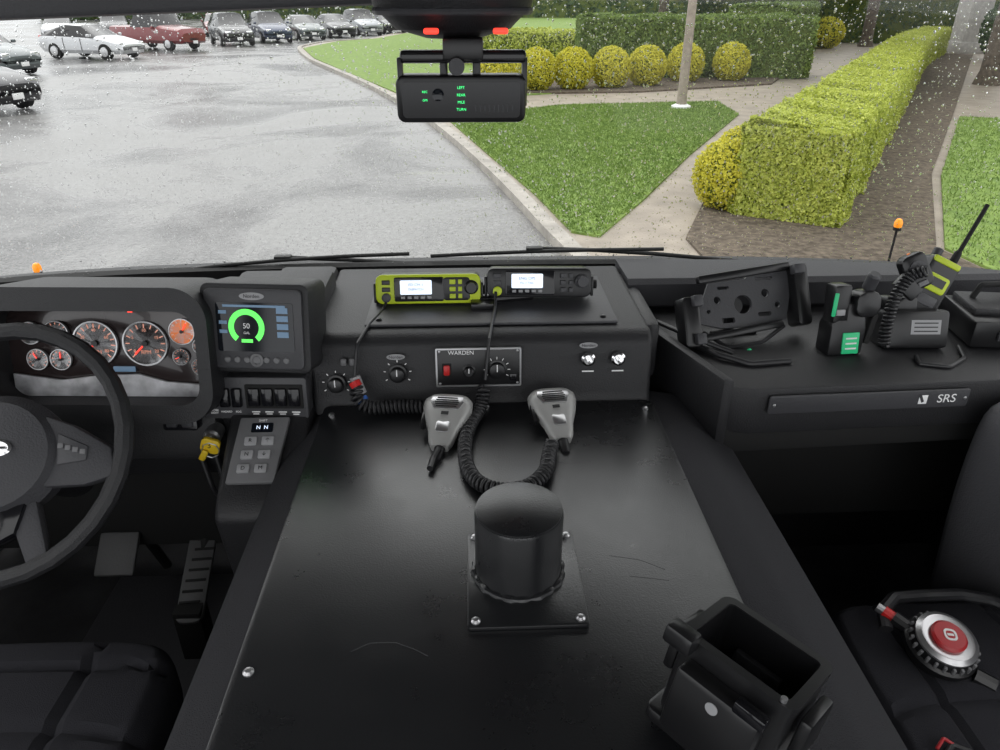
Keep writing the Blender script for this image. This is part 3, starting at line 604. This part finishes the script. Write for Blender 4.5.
d=panel('tablet_mount',(.535,1.335,2.045),30,8)
plate2d('back_plate',[[(-.095,-.03),(-.06,.045),(.02,.05),(.03,.062),(.11,.066),(.118,.03),(.10,-.035),(.03,-.045),(-.04,-.045)],circ(.01,.0,.02),circ(-.045,.012,.008),circ(.06,.02,.009),circ(.085,-.005,.007),rr(.03,.012,.004,3,-.025,-.03),rr(.03,.01,.004,3,.055,-.022),rr(.04,.008,.003,3,.06,.05),rr(.026,.008,.003,3,-.03,.036),circ(-.065,-.01,.005)],.003,'dgray',d)
box('upper_bar',(.20,.016,.018),(.012,.062,.012),'dark',d,rot=(0,0,R(5)),bev=.004); box('lower_bar',(.18,.014,.02),(-.005,-.055,.014),'dark',d,rot=(0,0,R(6)),bev=.004)
prism('left_jaw',rr(.036,.10,.008,3),'z',-.015,.03,'dark',d,bev=.004,loc=(-.112,-.03,0)); box('left_lip',(.02,.022,.02),(-.102,.01,.034),'dgray',d); box('left_lip',(.02,.022,.02),(-.102,-.065,.034),'dgray',d)
prism('right_jaw',rr(.03,.125,.008,3),'z',-.015,.03,'dark',d,bev=.004,loc=(.128,.01,0)); box('right_lip',(.024,.02,.02),(.118,.06,.034),'dgray',d)
lathe('swivel_ball',[(.018,-.05),(.022,-.03),(.016,-.01),(0,-.01)],(0,0,0),'dark',d); tube('support_arm',[(0,0,-.03),(.0,-.05,-.05),(0,-.08,-.05)],.012,'dark',d)
tube('cable',[(-.08,-.05,0),(-.04,-.085,.02),(.03,-.08,.03),(.09,-.05,.01)],.004,'cable',d); box('usb_plug',(.03,.01,.008),(-.01,-.10,.03),'green',d,rot=(0,0,.4))
box('mount_foot',(.10,.08,.014),(.0,-.070,-.06),'dark',d,rot=(R(60),0,0))

d=panel('radio_charger',(.722,1.225,1.982),12,4)
prism('dock_body',[(-.04,0),(.03,0),(.036,.05),(.028,.10),(-.01,.105),(-.036,.06)],'z',-.05,.0,'dark',d,bev=.006); box('green_label',(.034,.042,.004),(.004,.024,.001),'green',d,bev=.004)
for i in range(3): box('label_line',(.022,.003,.001),(.004,.034-.010*i,.0035),'white',d,bev=0)
box('green_stripe',(.008,.045,.004),(-.034,.10,.0),'green',d,rot=(0,0,-.1)); box('battery',(.035,.075,.04),(-.018,.10,-.02),'dark',d,bev=.006); prism('clip_head',rr(.05,.05,.018,4),'z',-.03,.012,'dark',d,bev=.006,loc=(.028,.10,0)); lathe('knob',[(.012,0),(.012,.03),(.009,.034),(0,.034)],(.035,.128,-.01),'dgray',d,(R(-60),0,0),16)
box('side_clip',(.012,.06,.02),(.045,.05,-.01),'matte',d,rot=(0,0,-.25)); box('silver_contact',(.018,.012,.003),(-.022,.085,.001),'lgray',d)

d=panel('portable_radio',(.87,1.255,1.982),18,-2)
box('charger_base',(.125,.075,.10),(-.005,.037,-.03),'dark',d,bev=.008); box('white_label',(.058,.028,.001),(.01,.042,.0205),'lgray',d,bev=0); box('charger_shoulder',(.06,.03,.07),(-.03,.085,-.03),'dark',d,bev=.006)
for i in range(3): box('label_line',(.046,.0025,.001),(.01,.050-.008*i,.0213),'dark',d,bev=0)
b=empty('handset',(.030,.120,-.02),(0,0,R(-26)),d)
prism('radio_body',rr(.062,.115,.01,4),'z',-.02,.02,'dark',b,bev=.004); prism('lime_front',rr(.046,.034,.006,3),'z',.019,.024,'lime',b,bev=.002,loc=(0,.006,0)); prism('lime_top',rr(.058,.012,.004,3),'z',-.018,.022,'lime',b,bev=.002,loc=(0,.050,0)); box('radio_screen',(.03,.016,.002),(0,.008,.0245),'screen',b,bev=0); box('speaker_grille',(.04,.02,.003),(0,-.03,.02),'dgray',b)
lathe('channel_knob',[(.009,0),(.009,.016),(.006,.018),(0,.018)],(-.018,.055,0),'dgray',b,(R(-90),0,0),14); tube('antenna',[(.02,.05,0),(.021,.1,0),(.022,.185,0)],.0042,'matte',b,smooth=False); lathe('antenna_base',[(.008,0),(.007,.025),(.005,.03),(0,.03)],(.02,.055,0),'matte',b,(R(-90),0,0),14)
s=empty('speaker_mic',(-.018,.150,.012),(0,0,R(25)),d); prism('mic_body',rr(.05,.07,.014,4),'z',-.012,.014,'dark',s,bev=.005); box('orange_button',(.006,.004,.003),(0,.035,.0),'orange',s,bev=.001); lathe('grille',[(.016,0),(.016,.002),(0,.002)],(0,.005,.014),'dgray',s,seg=20); box('clip',(.03,.05,.014),(-.028,-.02,.01),'dark',s,rot=(0,0,.4)); box('mode_button',(.02,.01,.006),(0,-.025,.014),'grayp',s,bev=.002)
coil('coiled_cord',[(.79,1.225,2.0),(.795,1.24,2.04),(.81,1.26,2.09),(.835,1.27,2.125),(.858,1.26,2.14)],.009,.003,.0072,'cable',None)
tube('charger_cable',[(.85,1.21,1.985),(.84,1.18,1.984),(.89,1.165,1.984),(.94,1.20,1.984),(.96,1.25,1.984)],.004,'cable')
r=empty('equipment_box',(1.045,1.31,1.982),(0,0,R(-8))); box('case',(.12,.15,.055),(0,0,.03),'dark',r,bev=.006); box('lid',(.10,.10,.016),(0,.01,.064),'vinyl',r,bev=.005); box('latch',(.03,.008,.02),(0,-.078,.03),'dgray',r); box('label',(.04,.001,.012),(.02,-.0765,.03),'lgray',r,bev=0); tube('handle',[(-.03,.02,.072),(-.02,.02,.10),(.03,.03,.10),(.04,.03,.072)],.006,'matte',r)

# ================================================================ RADIOS ON CONSOLE
def radio_head(x,y,z,yaw,lime):
    d=panel('mobile_radio_head',(x,y,z),14,yaw); body='lime' if lime else 'dark'
    prism('case',rr(.205,.056,.012,4),'z',-.05,0,'dark',d,bev=.003); prism('front_bezel',rr(.207,.058,.013,4),'z',0,.008,body,d,bev=.003)
    prism('key_field_right',rr(.052,.046,.006,3),'z',.007,.0095,'dark',d,bev=.001,loc=(.056,0,0)) if lime else None
    prism('display_surround',rr(.098,.048,.004,3),'z',.008,.0105,'gloss',d,bev=.001,loc=(-.018,0,0)); prism('lcd',rr(.062,.028,.002,2),'z',.0105,.0113,'lcd',d,bev=0,loc=(-.024,.004,0))
    txt('FD CH 1' if lime else 'ENG OPS',d,(-.024,.009,.0117),.008,'lcdtxt'); txt('DISPATCH' if lime else 'FG 2 TAC',d,(-.024,.0,.0117),.0065,'lcdtxt')
    for i in range(5): box('key',(.008,.005,.002),(-.050+.013*i,-.016,.0112),'lgray',d,bev=.0006)
    lathe('volume_knob',[(.014,0),(.014,.004),(.011,.006),(.010,.018),(0,.018)],(.085,.003,.008),'dark' if lime else 'dgray',d,seg=24)
    for y_ in (.014,.0,-.014): box('key',(.012,.009,.003),(.048,y_,.0105),'lime' if lime else 'dgray',d,bev=.001); box('key',(.008,.009,.003),(.063,y_,.0105),'lime' if lime else 'dgray',d,bev=.001)
    for y_ in (.014,.0): box('key',(.016,.009,.003),(-.083,y_,.009),'dark' if lime else 'dgray',d,bev=.001)
    lathe('mic_port',[(.009,0),(.009,.005),(.006,.006),(0,.006)],(-.083,-.016,.008),'dgray' if lime else 'lime',d,seg=16)
    box('bracket_ear',(.006,.04,.04),(-.106,-.008,-.02),'dark',d); box('bracket_ear',(.006,.04,.04),(.106,-.008,-.02),'dark',d)
    lathe('ear_knob',[(.009,0),(.009,.008),(0,.008)],(.109,-.006,-.02),'matte',d,(0,R(90),0),12)
    return d
radio_head(-.088,1.35,2.084,0,True); radio_head(.132,1.35,2.094,-2,False)
tube('radio_bracket',[(-.06,1.37,2.058),(.02,1.345,2.060),(.12,1.37,2.058)],.008,'dark'); box('radio_bracket',(.05,.03,.014),(.02,1.325,2.058),'dark')

def handmic(x,y,yaw,tilt=14):
    m_=empty('hand_microphone',(x,y,1.943),(R(tilt),0,R(yaw))); m_.scale=(1.06,.86,1.0)
    bm=bmesh.new(); prev=None
    prof=[(-.075,.014,.010),(-.06,.020,.013),(-.03,.025,.015),(.0,.034,.018),(.03,.041,.020),(.05,.041,.019),(.062,.034,.015),(.068,.024,.010)]
    for y_,w_,h_ in prof:
        q=[bm.verts.new((w_*math.copysign(abs(math.cos(a))**.6,math.cos(a)),y_,h_*math.copysign(abs(math.sin(a))**.8,math.sin(a)))) for a in [2*math.pi*i/24 for i in range(24)]]
        if prev:
            for k in range(24): bm.faces.new((prev[k],prev[(k+1)%24],q[(k+1)%24],q[k]))
        else: bm.faces.new(q)
        prev=q
    bm.faces.new(prev); frombm('shell',bm,'micgray',m_)
    prism('grille_field',[(-.026,.050),(.026,.050),(.028,.036),(.020,.014),(-.020,.014),(-.028,.036)],'z',.016,.0205,'silver',m_,bev=.002)
    for i in range(5): box('grille_slot',(.040-.003*abs(i-2),.0022,.001),(0,.044-.006*i,.0208),'matte',m_,bev=0)
    box('badge',(.012,.008,.001),(0,.002,.0195),'dark',m_,bev=0); box('ptt_bar',(.008,.05,.014),(-.036,.005,.0),'dark',m_,bev=.003)
    prism('lower_field',rr(.022,.03,.006,3),'z',.012,.016,'silver',m_,bev=.001,loc=(0,-.03,0)); lathe('strain_relief',[(.009,0),(.0085,.02),(.006,.035),(0,.036)],(0,-.072,0),'cable',m_,(R(90),0,0),14)
    box('hang_button',(.014,.014,.008),(0,.05,-.022),'silver',m_)
handmic(-.052,1.075,-8); handmic(.142,1.090,6)
tube('mic_cable',[(-.170,1.345,2.065),(-.178,1.32,2.05),(-.195,1.26,2.052),(-.212,1.19,2.04),(-.218,1.165,1.985)],.003,'cable')
coil('coiled_cord',[(-.215,1.160,1.975),(-.212,1.145,1.95),(-.19,1.14,1.936),(-.14,1.145,1.934),(-.09,1.14,1.934),(-.065,1.14,1.934)],.0095,.0033,.0078,'cable')
tube('cord_connector',[(-.218,1.168,1.985),(-.207,1.158,1.955)],.010,'lgray',smooth=False); tube('red_collar',[(-.218,1.158,1.980),(-.213,1.153,1.972)],.0106,'red',smooth=False)
tube('blue_tape',[(-.207,1.15,1.95),(-.203,1.147,1.945)],.0108,mat('blue_tape',(.05,.15,.5),.4),smooth=False)
tube('mic_cable',[(.045,1.335,2.08),(.043,1.305,2.06),(.036,1.25,2.055),(.028,1.19,2.045),(.02,1.165,1.975)],.003,'cable')
coil('coiled_cord',[(.018,1.155,1.965),(.008,1.125,1.937),(-.008,1.08,1.934),(-.018,1.02,1.934),(-.014,.95,1.934),(.005,.905,1.934),(.04,.885,1.934),(.08,.895,1.934),(.108,.93,1.934),(.118,.97,1.934),(.128,1.01,1.936)],.0095,.0033,.0078,'cable')
tube('mic_cable',[(-.062,1.0,1.934),(-.070,.98,1.93),(-.074,.955,1.928)],.0055,'cable')

r=empty('pedestal_mount',(.060,.710,1.9215)); prism('base_plate',rr(.148,.172,.004,2),'z',0,.006,'plate',r,bev=.001)
lathe('canister',[(.0565,.006),(.0565,.1),(.055,.1045),(.051,.106),(0,.106)],(-.007,.012,0),'plate',r,seg=48)
lathe('top_disc',[(.0545,.105),(.0545,.1075),(.0535,.108),(0,.108)],(-.007,.012,0),'plate',r,seg=48)
bm=bmesh.new(); seg=60; rings=[]
for i in range(seg):
    a=2*math.pi*i/seg; rb=.0045+.0014*math.sin(i*2.1)+.0008*math.sin(i*5.3); ring=[]
    for j in range(8):
        t=2*math.pi*j/8; rr_=.0575+rb*math.cos(t); ring.append(bm.verts.new((-.007+rr_*math.cos(a),.012+rr_*math.sin(a),.008+rb*math.sin(t))))
    rings.append(ring)
for i in range(seg):
    for j in range(8): bm.faces.new((rings[i][j],rings[(i+1)%seg][j],rings[(i+1)%seg][(j+1)%8],rings[i][(j+1)%8]))
frombm('weld_bead',bm,'plate',r)
for x in (-.064,.064):
    for y in (-.076,.076): screw(r,(x,y,.006),.006)

r=empty('radio_cradle',(.250,.478,1.9225),(R(-10),R(4),R(-49))); r.scale=(1.04,1.06,1.04)
frame('pocket',rr(.112,.086,.01,4),rr(.096,.070,.006,4),.018,.112,'dark',r); prism('pocket_floor',rr(.11,.084,.01,4),'z',.012,.022,'dark',r,bev=.002)
prism('foot',rr(.13,.10,.01,3),'z',.0,.014,'dark',r,bev=.003)
frame('rim_lip',rr(.116,.090,.012,4),rr(.097,.071,.006,4),.105,.113,'dark',r)
box('front_pad',(.085,.024,.075),(.0,-.052,.055),'dark',r,bev=.006); box('side_guide',(.012,.05,.05),(-.066,.0,.07),'dark',r,bev=.004); box('side_guide',(.012,.05,.05),(.066,.0,.07),'dark',r,bev=.004)
box('latch',(.03,.02,.02),(-.052,-.05,.112),'dark',r,bev=.004); box('contact_block',(.03,.012,.012),(.03,-.058,.095),'gloss',r,bev=.002)
lathe('emblem',[(.006,0),(.006,.001),(0,.001)],(0,-.0645,.078),'lgray',r,(R(90),0,0),20); box('inner_rib',(.05,.008,.05),(0,.028,.05),'vinyl',r,bev=.002); box('inner_shelf',(.085,.02,.01),(0,-.02,.06),'vinyl',r,bev=.002)
for x in (-.045,.045): lathe('contact_pin',[(.003,0),(.003,.004),(0,.004)],(x,-.04,.113),'silver',r,seg=12)

r=empty('breathing_regulator',(.728,.780,1.684),(R(14),R(4),R(-10))); r.scale=(.88,.88,.88)
lathe('body',[(.03,-.02),(.055,-.012),(.062,.0),(.062,.012),(.056,.016),(.052,.03),(.046,.036),(0,.036)],(0,0,0),'dark',r,seg=40)
for i in range(24):
    a=2*math.pi*i/24; box('grip_rib',(.010,.006,.018),(.0535*math.cos(a),.0535*math.sin(a),.018),'grayp',r,rot=(0,0,a),bev=.002)
lathe('silver_ring',[(.052,.028),(.052,.034),(.044,.039),(.040,.038),(0,.038)],(0,0,0),'silver',r,seg=40); lathe('red_button',[(.030,.036),(.030,.043),(.026,.046),(0,.047)],(0,0,0),'dred',r,seg=36)
frame('mark_ring',rr(.022,.022,.008,4),rr(.015,.015,.005,4),.0465,.048,'white',r); box('mark_bar',(.011,.004,.001),(0,0,.0475),'white',r,bev=0)
tube('inlet',[(-.045,.025,.005),(-.07,.045,.005)],.014,'dark',r,smooth=False); tube('red_fitting',[(-.068,.043,.005),(-.085,.056,.006)],.011,'red',r,smooth=False); tube('silver_fitting',[(-.083,.054,.006),(-.095,.063,.006)],.009,'silver',r,smooth=False)
tube('outlet_lug',[(.045,-.045,.0),(.075,-.06,.0)],.016,'dark',r,smooth=False)
tube('air_hose',[(.660,.815,1.69),(.668,.845,1.70),(.70,.872,1.70),(.76,.885,1.69),(.83,.89,1.685),(.88,.88,1.68),(.92,.85,1.675)],.0105,'cable')
tube('lanyard',[(.63,.60,1.668),(.66,.625,1.670),(.70,.60,1.670),(.72,.56,1.67)],.004,'cable'); tube('red_lead',[(.635,.62,1.67),(.65,.632,1.675),(.665,.622,1.67)],.0025,'dred')

# ================================================================ DASH CAMERA + TOP UNIT
r=empty('driver_camera',(-.008,0,.004))
lathe('dome_housing',[(0,2.535),(.04,2.537),(.085,2.55),(.115,2.58),(.125,2.62),(.125,2.83),(0,2.83)],(-.015,1.24,0),'vinyl',r,sx=1.05,sy=.8)
tube('ring_trim',[(-.015+.118*math.cos(i*.3927),1.24+.09*math.sin(i*.3927),2.575) for i in range(16)],.006,'dgray',r,cyc=True)
box('red_lamp',(.022,.012,.008),(-.045,1.15,2.55),'redled',r); box('red_lamp',(.022,.012,.008),(.055,1.15,2.55),'redled',r)
box('neck',(.06,.05,.03),(.0,1.19,2.525),'dark',r); box('cross_bar',(.19,.03,.018),(.0,1.19,2.514),'gloss',r,bev=.005); lathe('pivot',[(.012,0),(.012,.03),(0,.03)],(-.01,1.185,2.502),'dgray',r,(R(90),0,0),20)
box('bracket_leg',(.008,.02,.07),(-.096,1.19,2.478),'dark',r,bev=.002); box('bracket_leg',(.008,.02,.07),(.093,1.19,2.478),'dark',r,bev=.002); box('center_strap',(.012,.015,.05),(-.03,1.195,2.49),'dark',r,bev=.002); box('center_strap',(.012,.015,.05),(.02,1.195,2.49),'dark',r,bev=.002)
d=panel('camera_box',(-.004,1.185,2.455),-4,-1,r); prism('case',rr(.198,.068,.012,4),'z',-.02,.014,'dark',d,bev=.004); prism('front',rr(.18,.052,.006,3),'z',.014,.0155,'gloss',d,bev=0)
for i,t_ in enumerate(('LEFT','REAR','MILE','TURN')): txt(t_,d,(.0,.018-.0105*i,.0162),.0055,'greenled')
txt('REC',d,(-.055,.012,.0162),.0045,'greenled'); txt('GPS',d,(-.055,.0,.0162),.0045,'greenled'); lathe('lens',[(.009,0),(.009,.003),(.006,.002),(0,.001)],(-.035,.008,.0155),'screen',d,seg=20)
for i in range(9): box('speaker_slot',(.0015,.010,.0006),(.022+.007*i,-.012,.0158),'dgray',d,bev=0)

def wiper(name,pts,arm):
    r=empty(name)
    tube('blade',[(x,gy(x,z)+.012,z) for x,z in pts],.0045,'wipe',r)
    tube('arm',[(x,gy(x,z)+.028,z) for x,z in arm],.005,'wipe',r); mx_=pts[len(pts)//2]; box('adapter',(.04,.02,.012),(mx_[0],gy(*mx_)+.02,mx_[1]+.003),'wipe',r)
wiper('windshield_wiper',[(-.74,2.020),(-.6,2.034),(-.45,2.044),(-.3,2.050),(-.15,2.053)],[(-.46,2.046),(-.3,2.035),(-.12,2.02),(.1,2.0)])
wiper('windshield_wiper',[(-.10,2.046),(.0,2.050),(.15,2.055),(.3,2.058),(.46,2.060)],[(.14,2.058),(.3,2.052),(.45,2.042),(.7,2.02)])

# ================================================================ LIGHT + CAMERA
wd=bpy.data.worlds.new('overcast'); bpy.context.scene.world=wd; wd.use_nodes=True; nt=wd.node_tree;N=nt.nodes;L=nt.links
bg=N['Background']; tc=N.new('ShaderNodeTexCoord'); sp=N.new('ShaderNodeSeparateXYZ'); rp=N.new('ShaderNodeValToRGB')
rp.color_ramp.elements[0].position=0.0; rp.color_ramp.elements[0].color=(.78,.80,.82,1); rp.color_ramp.elements[1].position=.7; rp.color_ramp.elements[1].color=(1.0,1.0,1.0,1)
L.new(tc.outputs['Generated'],sp.inputs[0]); L.new(sp.outputs['Z'],rp.inputs['Fac']); L.new(rp.outputs['Color'],bg.inputs['Color']); bg.inputs['Strength'].default_value=1.85
sl=bpy.data.lights.new('sun_through_cloud','SUN'); sl.energy=0.8; sl.angle=R(60); so=bpy.data.objects.new('sun_through_cloud',sl); COL.objects.link(so); so.rotation_euler=(R(-30),R(-25),0); so.location=(0,0,12)
cd=bpy.data.cameras.new('camera'); co=bpy.data.objects.new('camera',cd); COL.objects.link(co); bpy.context.scene.camera=co
cd.sensor_width=36; cd.lens=25.92; cd.clip_start=.02; cd.clip_end=400
p=math.atan(380/720); co.location=(0,0,2.6); co.rotation_euler=(math.pi/2-p,0,R(-2.3))
try:
    bpy.context.scene.view_settings.view_transform='Standard'
except Exception: pass
